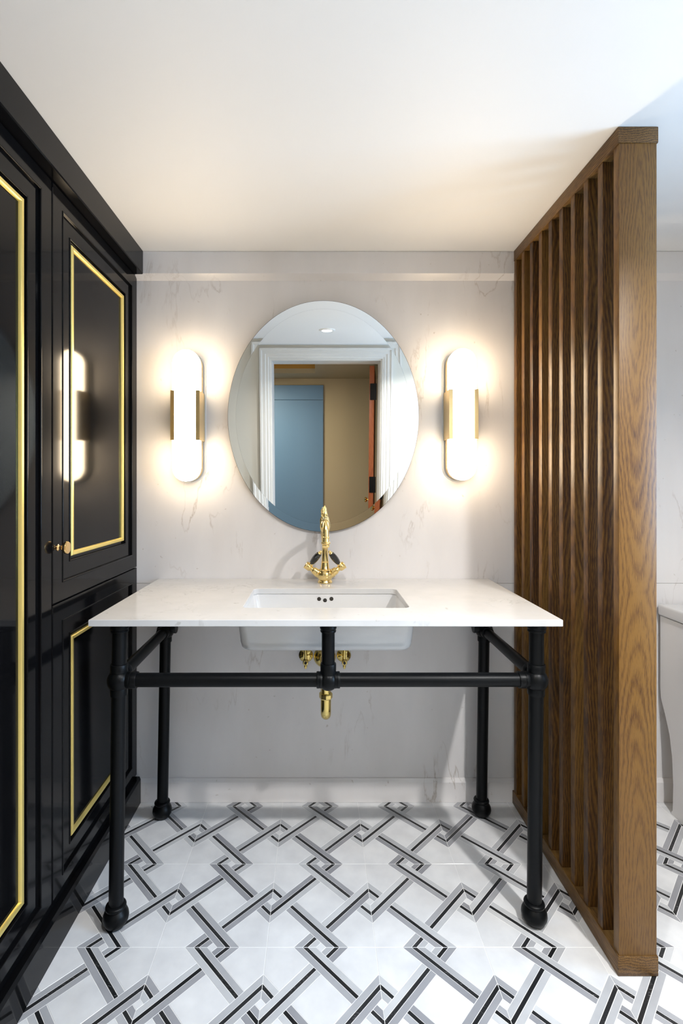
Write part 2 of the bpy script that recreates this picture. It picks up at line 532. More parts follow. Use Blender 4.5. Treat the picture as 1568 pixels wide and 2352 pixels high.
# baseboard of the same stone
structure(MB().prism_x([(0.0005, 0.001), (-0.0125, 0.001), (-0.0125, 0.080), (-0.0035, 0.093), (0.0005, 0.093)], -0.735, XR), 'baseboard_back', 'wall')
structure(MB().prism_y([(XR + .0005, 0.001), (XR - 0.0125, 0.001), (XR - 0.0125, 0.080), (XR - 0.0035, 0.093), (XR + .0005, 0.093)], YF, -0.0126), 'baseboard_right', 'wall')
structure(MB().box(-1.6, 1.9, -4.2, -2.35, -0.05, -0.001), 'floor_hall', 'hall_floor')

# ------------------------------------------------------------------ floor: woven stone mosaic, every piece cut and laid
P = 0.300
GX, GY = 0.0075, -0.034          # a motif centre on the floor
T = P / math.sqrt(2)
B0, B1, B2, B3 = 0.0096, 0.0257, 0.0363, 0.0533
E = 0.00075
R2 = math.sqrt(2)
FX0, FX1, FY0, FY1 = -0.728, XR, YF, -0.0008
floor = structure(MB().box(XL, XR, YF - 0.2, 0.1, -0.06, -0.0005), 'floor', 'grout')

def clip(poly, a, b, c):
    """keep a*x + b*y <= c"""
    out = []
    n = len(poly)
    for i in range(n):
        p, q = poly[i], poly[(i + 1) % n]
        dp, dq = a * p[0] + b * p[1] - c, a * q[0] + b * q[1] - c
        if dp <= 0:
            out.append(p)
        if (dp < 0 < dq) or (dq < 0 < dp):
            t = dp / (dp - dq)
            out.append((p[0] + t * (q[0] - p[0]), p[1] + t * (q[1] - p[1])))
    return out

def region(q=None, r=None, x=None, y=None):
    """convex piece given by ranges of Q=(x+y)/sqrt2, R=(x-y)/sqrt2, x, y; every side drawn in by half a joint"""
    poly = [(-0.4, -0.4), (0.4, -0.4), (0.4, 0.4), (-0.4, 0.4)]
    for rng, (a, b) in ((q, (1 / R2, 1 / R2)), (r, (1 / R2, -1 / R2)), (x, (1, 0)), (y, (0, 1))):
        if rng is None:
            continue
        lo, hi = rng
        if hi is not None:
            poly = clip(poly, a, b, hi - E)
        if lo is not None:
            poly = clip(poly, -a, -b, -(lo + E))
    return poly

STRIPS = ((B0, B1, 'grey'), (B1, B2, 'black'), (B2, B3, 'grey'))
def neg(t):
    return (None if t[1] is None else -t[1], None if t[0] is None else -t[0])
KIT = []                        # (kind, dx, dy, polygon about its motif)
for s0, s1, c in STRIPS:
    S = (s0, s1)
    KIT += [(c, 0, 0, region(q=S, r=(-T + B3, None), y=(0, None))),
            (c, 0, 0, region(q=neg(S), r=(None, T - B3), y=(None, 0))),
            (c, 0, 0, region(r=S, q=(-B0, None), y=(None, 0))),
            (c, 0, 0, region(r=neg(S), q=(None, B0), y=(0, None))),
            (c, .5, .5, region(r=S, q=(None, T - B3), x=(0, None))),
            (c, .5, .5, region(r=neg(S), q=(-T + B3, None), x=(None, 0))),
            (c, .5, .5, region(q=S, r=(None, B0), x=(0, None))),
            (c, .5, .5, region(q=neg(S), r=(-B0, None), x=(None, 0)))]
KIT += [('white', 0, 0, region(q=(-B0, B0), r=(-B0, B0))), ('white', .5, .5, region(q=(-B0, B0), r=(-B0, B0)))]
h2 = T / 2 - B3
KIT += [('white', 0, .5, region(q=(-h2, h2), r=(-h2, h2))),
        ('white', .5, 0, region(q=(-h2, h2), r=(-T / 2 - B0, None), x=(None, 0), y=(0, None))),
        ('white', .5, 0, region(q=(-h2, h2), r=(None, T / 2 + B0), x=(0, None), y=(None, 0))),
        ('white', .5, 0, region(r=(-h2, h2), q=(-T / 2 - B0, None), x=(None, 0), y=(None, 0))),
        ('white', .5, 0, region(r=(-h2, h2), q=(None, T / 2 + B0), x=(0, None), y=(0, None)))]

def poly_area(p):
    return abs(sum(p[i][0] * p[(i + 1) % len(p)][1] - p[(i + 1) % len(p)][0] * p[i][1] for i in range(len(p)))) / 2

def slab_geo(poly, cx, cy):
    n = len(poly)
    c = 0.0003
    mx, my = sum(p[0] for p in poly) / n, sum(p[1] for p in poly) / n
    ins = []
    for p in poly:
        d = math.hypot(p[0] - mx, p[1] - my)
        k = max(0, 1 - c * 1.6 / max(d, 1e-6))
        ins.append((mx + (p[0] - mx) * k, my + (p[1] - my) * k))
    vs = [(p[0] - cx, p[1] - cy, -0.006) for p in poly] + [(p[0] - cx, p[1] - cy, -c) for p in poly] + [(p[0] - cx, p[1] - cy, 0.0) for p in ins]
    fs = [tuple(range(2 * n, 3 * n))]
    for j in range(2):
        for i in range(n):
            i2 = (i + 1) % n
            fs.append((j * n + i, j * n + i2, (j + 1) * n + i2, (j + 1) * n + i))
    return vs, fs

def seen(x, y):
    d = y + D_CAM
    if d < 0.9:
        return False
    px, py = 731 + x / d * F_PX, 1113 + H_CAM / d * F_PX
    if not (-60 < px < 1640 and py < 2440):
        return False
    if x > 0.76:                                     # behind the slat screen: only what looks past its right side
        if x < 0.89 and y > -0.72:
            return False
        if y > -0.72 and px < 1490:
            return False
    return x > -0.76
shared, loose = {}, {'white': MB(), 'grey': MB(), 'black': MB()}
PIECE = {'white': ('marble_tile', 'white_stone'), 'grey': ('grey_strip', 'grey_stone'), 'black': ('black_strip', 'black_stone')}
count = {'white': 0, 'grey': 0, 'black': 0}
cand = []
for i in range(-4, 9):
    for j in range(-9, 2):
        for ki, (kind, dx, dy, poly) in enumerate(KIT):
            ox, oy = GX + (i + dx) * P, GY + (j + dy) * P
            pl = [(p[0] + ox, p[1] + oy) for p in poly]
            full = True
            for a, b, c in ((1, 0, FX1), (-1, 0, -FX0), (0, 1, FY1), (0, -1, -FY0)):
                q = clip(pl, a, b, c) if pl else []
                if len(q) != len(pl) or any(abs(u[0] - v[0]) + abs(u[1] - v[1]) > 1e-9 for u, v in zip(q, pl)):
                    full = False
                pl = q
            if len(pl) < 3 or poly_area(pl) < 1.5e-5:
                continue
            mx, my = sum(p[0] for p in pl) / len(pl), sum(p[1] for p in pl) / len(pl)
            vis = any(seen(*p) for p in pl + [(mx, my)])
            cand.append((-(poly_area(pl) / (my + D_CAM + 0.3) ** 3) if vis else 0, kind, ki, full, pl, mx, my, vis))
cand.sort(key=lambda c: c[0])
for _, kind, ki, full, pl, mx, my, vis in cand:
    if vis and count[kind] < 300:
        count[kind] += 1
        nm, mt = PIECE[kind]
        if full and ki in shared:
            me = shared[ki]
        else:
            vs, fs = slab_geo(pl, mx, my)
            me = bpy.data.meshes.new(nm)
            me.from_pydata(vs, [], fs)
            me.materials.append(M[mt])
            if full:
                shared[ki] = me
        o = bpy.data.objects.new(nm, me)
        COL.objects.link(o)
        o.parent = floor
        o.location = (mx, my, 0)
    else:
        vs, fs = slab_geo(pl, 0, 0)
        loose[kind].add(vs, fs)
for kind, nm in (('white', 'outlying_marble_tiles'), ('grey', 'outlying_grey_strips'), ('black', 'outlying_black_strips')):
    o = loose[kind].build(nm, PIECE[kind][1], floor, False)
    o['kind'] = 'stuff'

# ------------------------------------------------------------------ black lacquer wardrobe wall
XD = -0.731                       # face of the doors
def nested(rings):
    """rings: [(y0, y1, z0, z1, x)] from the outside in; the last one is closed"""
    return [[(x, y0, z0), (x, y1, z0), (x, y1, z1), (x, y0, z1)] for y0, y1, z0, z1, x in rings]

def panel_door(parent, y0, y1, z0, z1, knob_at=None, gold=True):
    g = 0.0012
    y0, y1, z0, z1 = y0 + g, y1 - g, z0 + g, z1 - g
    def ins(d, x):
        return (y0 + d, y1 - d, z0 + d, z1 - d, XD + x)
    rs = [ins(0, -0.0195), ins(0, -0.0032), ins(0.0009, -0.0009), ins(0.0032, 0.0), ins(0.0522, 0.0)]
    rs += [ins(0.0546 - 0.0024 * math.cos(math.pi * i / 12), 0.0022 * math.sin(math.pi * i / 12)) for i in range(1, 12)]
    rs += [ins(0.0570, 0.0), ins(0.0575, -0.006), ins(0.1037, -0.006)]
    rs += [ins(0.1061 - 0.0024 * math.cos(math.pi * i / 12), -0.006 + 0.0022 * math.sin(math.pi * i / 12)) for i in range(1, 12)]
    rs += [ins(0.1085, -0.006), ins(0.1090, -0.013)]
    m = MB().rings(nested(rs))
    d = m.build('door', 'lacquer', parent, True, 18)
    a = 0.1175
    prof = [(0.0, -0.013), (0.0012, -0.0075), (0.0035, -0.0050), (0.0115, -0.0050), (0.0140, -0.0085), (0.0150, -0.013)]
    vs, fs = [], []
    for off, x in prof:
        vs += nested([ins(a + off, x)])[0]
    for j in range(len(prof) - 1):
        for i in range(4):
            fs.append((j * 4 + i, j * 4 + (i + 1) % 4, (j + 1) * 4 + (i + 1) % 4, (j + 1) * 4 + i))
    o = MB().add(vs, fs).build('gold_moulding', 'gold_trim', d, True, 25)
    o['label'] = 'thin gold moulding framing the panel'
    if knob_at:
        ky, kz = knob_at
        pr = [(0.0092, -0.001), (0.0092, 0.0015), (0.0070, 0.003), (0.0056, 0.006), (0.0056, 0.009), (0.0068, 0.0115), (0.0135, 0.0175), (0.0172, 0.022), (0.0176, 0.0265), (0.0165, 0.0285), (0.0150, 0.0290), (0.0001, 0.0290)]
        o = MB().lathe(pr, (XD, ky, kz), (1, 0, 0), 36).build('knob', 'brass_knob', d)
        o['label'] = 'round brass knob'
    return d

PLZ, COZ = 0.106, 2.112
Y1, Y2, Y3 = -0.0015, -0.6385, -1.277
def cabinet(name, y0, y1, label):
    t = thing(name, (XD - 0.3, (y0 + y1) / 2, 0.0), label, 'wardrobe', 'black wardrobes along the left side')
    MB().box(-1.335, XD - 0.0195, y0 + 0.0004, y1 - 0.0004, PLZ, COZ, 0.001, 1).build('body', 'lacquer', t)
    return t
t = cabinet('wardrobe', Y2, Y1, 'black wardrobe with two stacked gold-trimmed doors, against the marble wall beside the vanity')
panel_door(t, Y2, Y1, 0.943, COZ, knob_at=(-0.609, 1.0986))
panel_door(t, Y2, Y1, PLZ, 0.943)
t = cabinet('wardrobe', Y3, Y2, 'black wardrobe with one tall gold-trimmed door, cut off by the left picture edge')
panel_door(t, Y3, Y2, PLZ, COZ)
co = MB().prism_y([(-1.335, COZ + 0.0005), (-0.7000, COZ + 0.0005), (-0.6975, COZ + 0.004), (-0.6975, ZC - 0.001), (-1.335, ZC - 0.001)], -1.277, -0.0295)
co = co.build('wardrobe_cornice', 'lacquer', None, True, 20)
tag(co, 'black lacquered cornice running under the ceiling above the wardrobes', 'cornice')
pl = MB().prism_y([(-1.335, 0.0005), (-0.7120, 0.0005), (-0.7120, PLZ - 0.012), (-0.7165, PLZ - 0.0005), (-1.335, PLZ - 0.0005)], -1.277, -0.0135)
pl = pl.build('wardrobe_plinth', 'lacquer', None, True, 20)
tag(pl, 'black lacquered plinth on the floor under the wardrobes', 'plinth')

# ------------------------------------------------------------------ slatted wooden screen
scr = thing('slat_screen', (0.829, -0.37, 0.0), 'tall slatted brown wood screen standing right of the vanity from floor to ceiling', 'room divider')
MB().box(0.7765, 0.8815, -0.7160, -0.0290, 2.162, ZC - 0.0008, 0.0022).build('top_rail', 'wood_rail', scr)
MB().box(0.7765, 0.8815, -0.7160, -0.0140, 0.0006, 0.0525, 0.0022).build('bottom_rail', 'wood_rail', scr)
slat_me = None
for k in range(10):
    y = -0.7138 + k * 0.07405
    if slat_me is None:
        so = MB().box(0.780, 0.878, -0.7138, -0.6893, 0.0520, 2.1625, 0.0012).build('slat', 'wood', scr)
        slat_me = so.data
    else:
        so2 = so.copy()
        COL.objects.link(so2)
        so2.location = (0, k * 0.07405, 0)

# ------------------------------------------------------------------ vanity: black pipe stand, marble top, sink
ZT, ZB = 0.896, 0.877
CX0, CX1, CY0, CY1 = -0.645, 0.686, -0.610, -0.0012
SX, SY, SHX, SHY = 0.024, -0.3325, 0.258, 0.1405
def slab_with_hole():
    bm = bmesh.new()
    def loop(pts):
        vs = [bm.verts.new(p) for p in pts]
        es = [bm.edges.new((vs[i], vs[(i + 1) % len(vs)])) for i in range(len(vs))]
        return vs, es
    def rect(d, z):
        return [(CX0 + d, CY0 + d, z), (CX1 - d, CY0 + d, z), (CX1 - d, CY1 - d, z), (CX0 + d, CY1 - d, z)]
    c = 0.0014
    ot, oe = loop(rect(c, ZT)); om, _ = loop(rect(0, ZT - c)); on, _ = loop(rect(0, ZB + c)); ob, obe = loop(rect(c, ZB))
    it, ite = loop(rrect(SX, SY, SHX + c, SHY + c, 0.021, ZT)); im, _ = loop(rrect(SX, SY, SHX, SHY, 0.02, ZT - c)); ib, ibe = loop(rrect(SX, SY, SHX, SHY, 0.02, ZB))
    for a, b in ((ot, om), (om, on), (on, ob), (it, im), (im, ib)):
        for i in range(len(a)):
            k = (i + 1) % len(a)
            bm.faces.new((a[i], a[k], b[k], b[i]))
    bmesh.ops.triangle_fill(bm, edges=oe + ite, use_beauty=True)
    bmesh.ops.triangle_fill(bm, edges=obe + ibe, use_beauty=True)
    bm.verts.index_update()
    m = MB()
    m.add([v.co.copy() for v in bm.verts], [[v.index for v in f.verts] for f in bm.faces])
    bm.free()
    return m
top = slab_with_hole().build('marble_countertop', 'counter', None, True, 25)
tag(top, 'white marble vanity top with a rectangular sink cut-out, resting on black pipe legs', 'countertop')

sink = thing('undermount_sink', (SX, SY, 0.762), 'white rectangular ceramic sink hung under the marble vanity top', 'sink')
rings = []
for dx, z, r in ((0.286, ZB - 0.0008, 0.03), (0.262, ZB - 0.0008, 0.024)):
    rings.append(rrect(SX, SY, dx, SHY + dx - SHX, r, z))
for d, z, r in ((0.002, ZB - 0.004, 0.022), (-0.004, 0.83, 0.026), (-0.010, 0.797, 0.034), (-0.020, 0.783, 0.045), (-0.042, 0.7765, 0.05)):
    rings.append(rrect(SX, SY, SHX + d, SHY + d, r, z))
rings.append(rrect(SX, SY, 0.06, 0.04, 0.03, 0.7745))
rings.append(rrect(SX, SY, 0.022, 0.022, 0.0219, 0.7735))
out = []
for d, z, r in ((0.028, ZB - 0.0008, 0.03), (0.028, ZB - 0.008, 0.03), (0.017, ZB - 0.0085, 0.03), (0.0160, ZB - 0.02, 0.03), (0.009, 0.785, 0.034), (0.0065, 0.772, 0.036), (0.001, 0.765, 0.036), (-0.008, 0.7625, 0.034)):
    out.append(rrect(SX, SY, SHX + d, SHY + d, r, z))
m = MB().rings(rings[:0:-1], True, False)
m.rings([rings[1], out[0]], False, False)
m.rings(out, False, True)
m.build('basin', 'ceramic', sink, True, 40)
for ox, oz in ((-0.0215, 0.8585), (0.0, 0.8535), (0.0235, 0.8590)):
    o = MB().lathe([(0.0072, 0.0), (0.0072, 0.0012), (0.0060, 0.0014)], (SX + ox, SY + SHY - 0.0004, oz), (0, -1, 0), 20).build('overflow_hole', 'dark', sink)
    o['label'] = 'round dark overflow hole'
MB().lathe([(0.021, 0.0), (0.021, 0.003), (0.016, 0.004), (0.001, 0.004)], (SX, SY, 0.7736), (0, 0, 1), 28).build('drain', 'faucet', sink)

# the stand
LEGS = {'fl': ((-0.577, -0.560), (-0.586, -0.566)), 'fr': ((0.634, -0.560), (0.6285, -0.556)),
        'bl': ((-0.584, -0.098), (-0.599, -0.098)), 'br': ((0.640, -0.093), (0.629, -0.086))}
ZBAR, ZSIDE = 0.7085, 0.716
RP = 0.0205
stand = thing('washstand_frame', (0.025, -0.33, 0.0), 'matte black pipe stand on four ball feet carrying the marble vanity top', 'washstand')
def pt(key, z):
    (tx, ty), (bx, by) = LEGS[key]
    k = 1 - z / ZB
    return Vector((tx + (bx - tx) * k, ty + (by - ty) * k, z))
def ztop(x):
    return ZB - 0.0004
for key in LEGS:
    zj = (ZBAR if key[0] == 'f' else ZSIDE)
    zt = ztop(pt(key, ZB)[0])
    p0, p1 = pt(key, 0.06), pt(key, zt)
    ax = (p1 - p0).normalized()
    leg = MB().tube([p0, p1], RP, 28).build('leg', 'black_metal', stand)
    # collars and ball joint
    j = pt(key, zj)
    MB().lathe([(RP, 0), (0.0240, 0.0006), (0.0245, 0.003), (0.0245, 0.022), (0.0235, 0.0235), (RP, 0.024)], j + ax * 0.0235, ax).build('collar', 'black_metal', leg)
    MB().lathe([(RP, 0), (0.0235, 0.0006), (0.0240, 0.003), (0.0240, 0.019), (0.0235, 0.0205), (RP, 0.021)], j - ax * 0.0435, ax).build('collar', 'black_metal', leg)
    fl = MB()
    fl.lathe([(RP, 0), (0.0245, 0.0008), (0.0255, 0.0035), (0.0245, 0.006), (0.0235, 0.008), (0.0245, 0.010), (0.0262, 0.0115), (0.0268, 0.014), (0.0255, 0.016), (0.024, 0.0285)], p1 - ax * 0.0288, ax)
    fl.build('top_flange', 'black_metal', leg)
    ball = [(0.033 * math.cos(math.radians(a)), 0.033 * math.sin(math.radians(a))) for a in range(-90, 91, 6)]
    MB().lathe(ball, j, ax, 32, False).build('ball_joint', 'black_metal', leg)
    ft = pt(key, 0.0)
    foot = [(0.001, 0.0005), (0.0205, 0.0005), (0.0255, 0.004), (0.0262, 0.0065), (0.0300, 0.010), (0.0345, 0.0175), (0.0362, 0.0255), (0.0352, 0.034), (0.0318, 0.042), (0.0268, 0.0480), (0.0250, 0.0505),
            (0.0262, 0.0525), (0.0285, 0.0545), (0.0292, 0.0575), (0.0283, 0.0605), (0.0258, 0.0628), (0.0228, 0.0640), (RP, 0.0645)]
    MB().lathe(foot, ft, (0, 0, 1), 36).build('foot', 'black_metal', leg)
# front bar, centre post, side bars
a, b = pt('fl', ZBAR), pt('fr', ZBAR)
bar = MB().tube([a, b], 0.0198, 28).build('front_bar', 'black_metal', stand)
d = (b - a).normalized()
CLR = [(0.0198, 0), (0.0232, 0.0006), (0.0238, 0.002), (0.0238, 0.0105), (0.0228, 0.0112), (0.0228, 0.0122), (0.0238, 0.013), (0.0238, 0.0275), (0.0232, 0.029), (0.0198, 0.0295)]
for s, p in ((1, a), (-1, b)):
    MB().lathe(CLR, p + d * s * 0.024, d * s).build('collar', 'black_metal', bar)
xc = 0.0285
c = a + d * ((xc - a.x) / d.x)
post = MB().tube([c, Vector((xc, c.y, ztop(xc)))], 0.0190, 28).build('centre_post', 'black_metal', stand)
MB().lathe([(0.019, 0), (0.0225, 0.0006), (0.0230, 0.003), (0.0230, 0.030), (0.0222, 0.0315), (0.019, 0.032)], c + Vector((0, 0, 0.017)), (0, 0, 1)).build('collar', 'black_metal', post)
MB().lathe([(0.019, 0), (0.0225, 0.0008), (0.0232, 0.0035), (0.0225, 0.007), (0.022, 0.008), (0.0228, 0.0095), (0.0242, 0.011), (0.0246, 0.0135), (0.0235, 0.016), (0.022, 0.0285)], (xc, c.y, ztop(xc) - 0.0288), (0, 0, 1)).build('top_flange', 'black_metal', post)
ball = [(0.0295 * math.cos(math.radians(g)), 0.0295 * math.sin(math.radians(g))) for g in range(-90, 91, 6)]
MB().lathe(ball, c - Vector((0, 0, 0.001)), (0, 0, 1), 32, False).build('ball_joint', 'black_metal', post)
for s in (1, -1):
    MB().lathe([(0.0198, 0), (0.0232, 0.0006), (0.0238, 0.0015), (0.0238, 0.0075), (0.0228, 0.0082), (0.0228, 0.009), (0.0238, 0.0098), (0.0238, 0.0155), (0.0232, 0.017), (0.0198, 0.0175)], c + d * s * 0.0165, d * s).build('collar', 'black_metal', post)
for f_, b_ in (('fl', 'bl'), ('fr', 'br')):
    xo = 0.0
    a, b = pt(f_, ZBAR + 0.010 + xo), pt(b_, ZSIDE + xo)
    sb = MB().tube([a, b], 0.0185, 28).build('side_bar', 'black_metal', stand)
    d = (b - a).normalized()
    MB().lathe([(0.0185, 0), (0.0225, 0.0006), (0.0232, 0.002), (0.0232, 0.020), (0.0225, 0.0215), (0.0185, 0.022)], a + d * 0.028, d).build('collar', 'black_metal', sb)
    MB().lathe([(0.0185, 0), (0.0225, 0.0006), (0.0232, 0.002), (0.0232, 0.020), (0.0225, 0.0215), (0.0185, 0.022)], b - d * 0.048, d).build('collar', 'black_metal', sb)
    s = 1 if b_ == 'bl' else -1
    MB().lathe([(0.0215, 0), (0.0228, 0.001), (0.0228, 0.017), (0.0215, 0.019), (0.001, 0.0195)], b + Vector((s * 0.024, 0, 0.012)), (s, 0, 0)).build('stub_cap', 'black_metal', sb)

# ------------------------------------------------------------------ brass tap
FX, FY, FZ = 0.0255, -0.080, ZT + 0.0003
tap = thing('tap', (FX, FY, FZ), 'polished brass swan-neck mixer tap with two black lever handles on the vanity top', 'faucet')
m = MB().lathe([(0.001, 0), (0.0278, 0), (0.0285, 0.0015), (0.0280, 0.004), (0.0258, 0.008), (0.0242, 0.0105), (0.0240, 0.0118), (0.0252, 0.0125), (0.0275, 0.018), (0.0310, 0.026), (0.0315, 0.034), (0.0280, 0.043), (0.0215, 0.049), (0.0178, 0.0515), (0.0178, 0.053)], (FX, FY, FZ), (0, 0, 1), 40)
m.build('body', 'faucet', tap, True, 45)
m = MB().lathe([(0.0185, 0.0525), (0.0185, 0.0545), (0.0170, 0.056), (0.0140, 0.076), (0.0138, 0.0785), (0.0148, 0.0795), (0.0148, 0.082), (0.0136, 0.083), (0.0118, 0.120), (0.0108, 0.146), (0.0120, 0.150), (0.0148, 0.172), (0.0160, 0.188), (0.0150, 0.196), (0.0148, 0.198)], (FX, FY, FZ), (0, 0, 1), 36)
m.build('column', 'faucet', tap, True, 45)
m = MB().lathe([(0.014, 0.197), (0.0175, 0.205), (0.0200, 0.216), (0.0196, 0.228), (0.0165, 0.238), (0.0125, 0.243), (0.0128, 0.245), (0.0142, 0.2465), (0.0142, 0.249), (0.0120, 0.251), (0.0098, 0.256), (0.0102, 0.262), (0.0082, 0.270), (0.0035, 0.281), (0.0022, 0.284), (0.0018, 0.2865), (0.0001, 0.288)], (FX, FY, FZ), (0, 0, 1), 32)
m.build('finial', 'faucet', tap, True, 45)
MB().tube([(FX - 0.006 + 0.008 * math.cos(g * math.pi / 10), FY, FZ + 0.264 + 0.009 * math.sin(g * math.pi / 10)) for g in range(21)], 0.0022, 10).build('ring_ornament', 'faucet', tap)
ctrl = [Vector(p) for p in ((FX, FY - 0.012, FZ + 0.214), (FX, FY - 0.040, FZ + 0.224), (FX, FY - 0.085, FZ + 0.240), (FX, FY - 0.135, FZ + 0.252), (FX, FY - 0.170, FZ + 0.246), (FX, FY - 0.187, FZ + 0.222), (FX, FY - 0.190, FZ + 0.196))]
def smooth_path(c, k=8):
    out = []
    for i in range(len(c) - 1):
        p0, p1, p2, p3 = c[max(i - 1, 0)], c[i], c[i + 1], c[min(i + 2, len(c) - 1)]
        for s in range(k):
            t = s / k
            out.append(0.5 * ((2 * p1) + (p2 - p0) * t + (2 * p0 - 5 * p1 + 4 * p2 - p3) * t * t + (-p0 + 3 * p1 - 3 * p2 + p3) * t ** 3))
    out.append(c[-1])
    return out
path = smooth_path(ctrl)
sp = MB().tube(path, [0.0105 + 0.0012 * (i / len(path)) for i in range(len(path))], 22).build('spout', 'faucet', tap, True, 50)
e = path[-1]
MB().lathe([(0.0115, 0.002), (0.0132, 0.0), (0.0132, -0.004), (0.0122, -0.005), (0.0132, -0.016), (0.0162, -0.018), (0.0168, -0.0205), (0.0160, -0.023), (0.0132, -0.025), (0.0130, -0.034), (0.0118, -0.036), (0.0105, -0.036)], e, (0, 0, 1), 28).build('outlet', 'faucet', sp)
for s in (-1, 1):
    base = Vector((FX + s * 0.018, FY, FZ + 0.030))
    ax = Vector((s * 0.82, 0, 0.57)).normalized()
    arm = MB().lathe([(0.016, 0), (0.0158, 0.012), (0.0172, 0.0128), (0.0172, 0.0155), (0.0150, 0.017), (0.0135, 0.032), (0.0118, 0.0335), (0.0100, 0.036), (0.0092, 0.0435)], base, ax, 28)
    arm = arm.build('valve_arm', 'faucet', tap, True, 40)
    cap = MB().lathe([(0.0092, 0.043), (0.0128, 0.0455), (0.0145, 0.050), (0.0148, 0.060), (0.0138, 0.063), (0.0150, 0.0645), (0.0150, 0.068), (0.0128, 0.0705), (0.0001, 0.0715)], base, ax, 28)
    cap.build('valve_cap', 'faucet', arm, True, 40)
    h0 = base + ax * 0.055
    h1 = Vector((FX + s * 0.0155, FY - 0.056, FZ + 0.128))
    dv = (h1 - h0).normalized()
    ln = (h1 - h0).length
    st = MB().lathe([(0.0080, 0.006), (0.0080, 0.012), (0.0062, 0.014), (0.0062, 0.017), (0.0084, 0.0185), (0.0084, 0.021), (0.0070, 0.0225)], h0, dv, 20)
    hd = st.build('lever_stem', 'faucet', tap, True, 40)
    g0, g1 = 0.0222, ln - 0.012
    gl = [(0.0068, g0)]
    for i in range(1, 14):
        t = i / 14
        gl.append((0.0068 + 0.0058 * math.sin(math.pi * min(1, 0.08 + 0.80 * t)) ** 0.9, g0 + (g1 - g0) * t))
    gl.append((0.0066, g1))
    o = MB().lathe(gl, h0, dv, 24).build('lever_grip', 'black_porcelain', hd, True, 60)
    o['label'] = 'glossy black porcelain grip'
    MB().lathe([(0.0066, g1), (0.0070, g1 + 0.001), (0.0058, g1 + 0.0028), (0.0036, g1 + 0.0038), (0.0050, g1 + 0.0062), (0.0056, g1 + 0.009), (0.0044, g1 + 0.012), (0.0001, g1 + 0.0135)], h0, dv, 20).build('lever_tip', 'faucet', hd, True, 50)

# ------------------------------------------------------------------ brass waste trap and shut-off valves
TX, TY = 0.0252, -0.3325
trap = thing('drain_trap', (TX, TY, 0.48), 'brass U-bend drain trap hanging under the sink behind the black bar', 'drain pipe')
MB().tube([(TX, TY, 0.7618), (TX, TY, 0.560)], 0.0155, 24).build('tailpiece', 'brass', trap)
MB().lathe([(0.0155, 0), (0.024, 0.001), (0.024, 0.006), (0.0212, 0.008), (0.0212, 0.014), (0.018, 0.018), (0.0155, 0.019)], (TX, TY, 0.742), (0, 0, 1), 8, True).build('tail_nut', 'brass', trap)
nut = MB().lathe([(0.0165, 0), (0.0205, 0.0008), (0.0222, 0.004), (0.0222, 0.016), (0.0205, 0.019), (0.0165, 0.0195)], (TX, TY, 0.5560), (0, 0, 1), 8, True)
nut.build('slip_nut', 'brass', trap, True, 20)
pth = [Vector((TX, TY, 0.562)), Vector((TX, TY, 0.528))]
RB = 0.030
for i in range(0, 13):
    g = math.pi * i / 12
    pth.append(Vector((TX, TY + RB - RB * math.cos(g), 0.522 - RB * math.sin(g))))
pth += [Vector((TX, TY + 2 * RB, 0.54)), Vector((TX, TY + 2 * RB, 0.556))]
for i in range(1, 9):
    g = math.pi / 2 * i / 8
    pth.append(Vector((TX, TY + 2 * RB + 0.026 - 0.026 * math.cos(g), 0.556 + 0.026 * math.sin(g))))
pth.append(Vector((TX, -0.004, 0.582)))
MB().tube(pth, 0.0172, 26).build('trap_bend', 'brass', trap, True, 50)
MB().lathe([(0.0172, 0), (0.0215, 0.001), (0.0222, 0.004), (0.0222, 0.014), (0.0205, 0.017), (0.0172, 0.0175)], (TX, TY + 2 * RB, 0.535), (0, 0, 1), 8, True).build('slip_nut', 'brass', trap, True, 20)
MB().lathe([(0.0172, -0.001), (0.020, 0.000), (0.034, 0.006), (0.0435, 0.020), (0.0447, 0.0245), (0.0447, 0.0258)], (TX, -0.0262, 0.582), (0, 1, 0), 40).build('wall_flange', 'brass', trap)
for px, lab in ((-0.0502, 'small brass shut-off valve on the wall left of the drain trap'), (0.1022, 'small brass shut-off valve on the wall right of the drain trap')):
    z = 0.588
    v = thing('shutoff_valve', (px, -0.0008, z), lab, 'valve', 'brass shut-off valves under the sink')
    MB().lathe([(0.0001, 0.0), (0.0285, 0.0), (0.0288, 0.0018), (0.024, 0.006), (0.013, 0.010), (0.0095, 0.0115)], (px, -0.0004, z), (0, -1, 0), 32).build('flange', 'brass', v)
    bd = MB().lathe([(0.0075, 0.008), (0.0075, 0.040), (0.0105, 0.041), (0.0108, 0.046), (0.0108, 0.060), (0.009, 0.062), (0.0075, 0.0625)], (px, 0, z - 0.010), (0, -1, 0), 24)
    bd.build('valve_body', 'brass', v)
    MB().lathe([(0.0055, 0.06), (0.0055, 0.066), (0.0048, 0.067), (0.0001, 0.067)], (px, 0, z - 0.010), (0, -1, 0), 20).build('stem', 'dark', v)
    MB().lathe([(0.0052, 0), (0.0062, 0.003), (0.0062, 0.010), (0.0045, 0.013), (0.0036, 0.017)], (px, -0.052, z - 0.019), (0, 0, -1), 18).build('drain_screw', 'brass', v)
    s = 1 if px > 0.03 else -1
    MB().tube(smooth_path([Vector((px, -0.050, z - 0.004)), Vector((px, -0.052, z + 0.03)), Vector((px + s * 0.006, -0.060, z + 0.14)), Vector((px, -0.065, z + 0.22)), Vector((px, -0.068, ZB - 0.001))]), 0.0058, 14).build('supply_hose', 'brass', v)

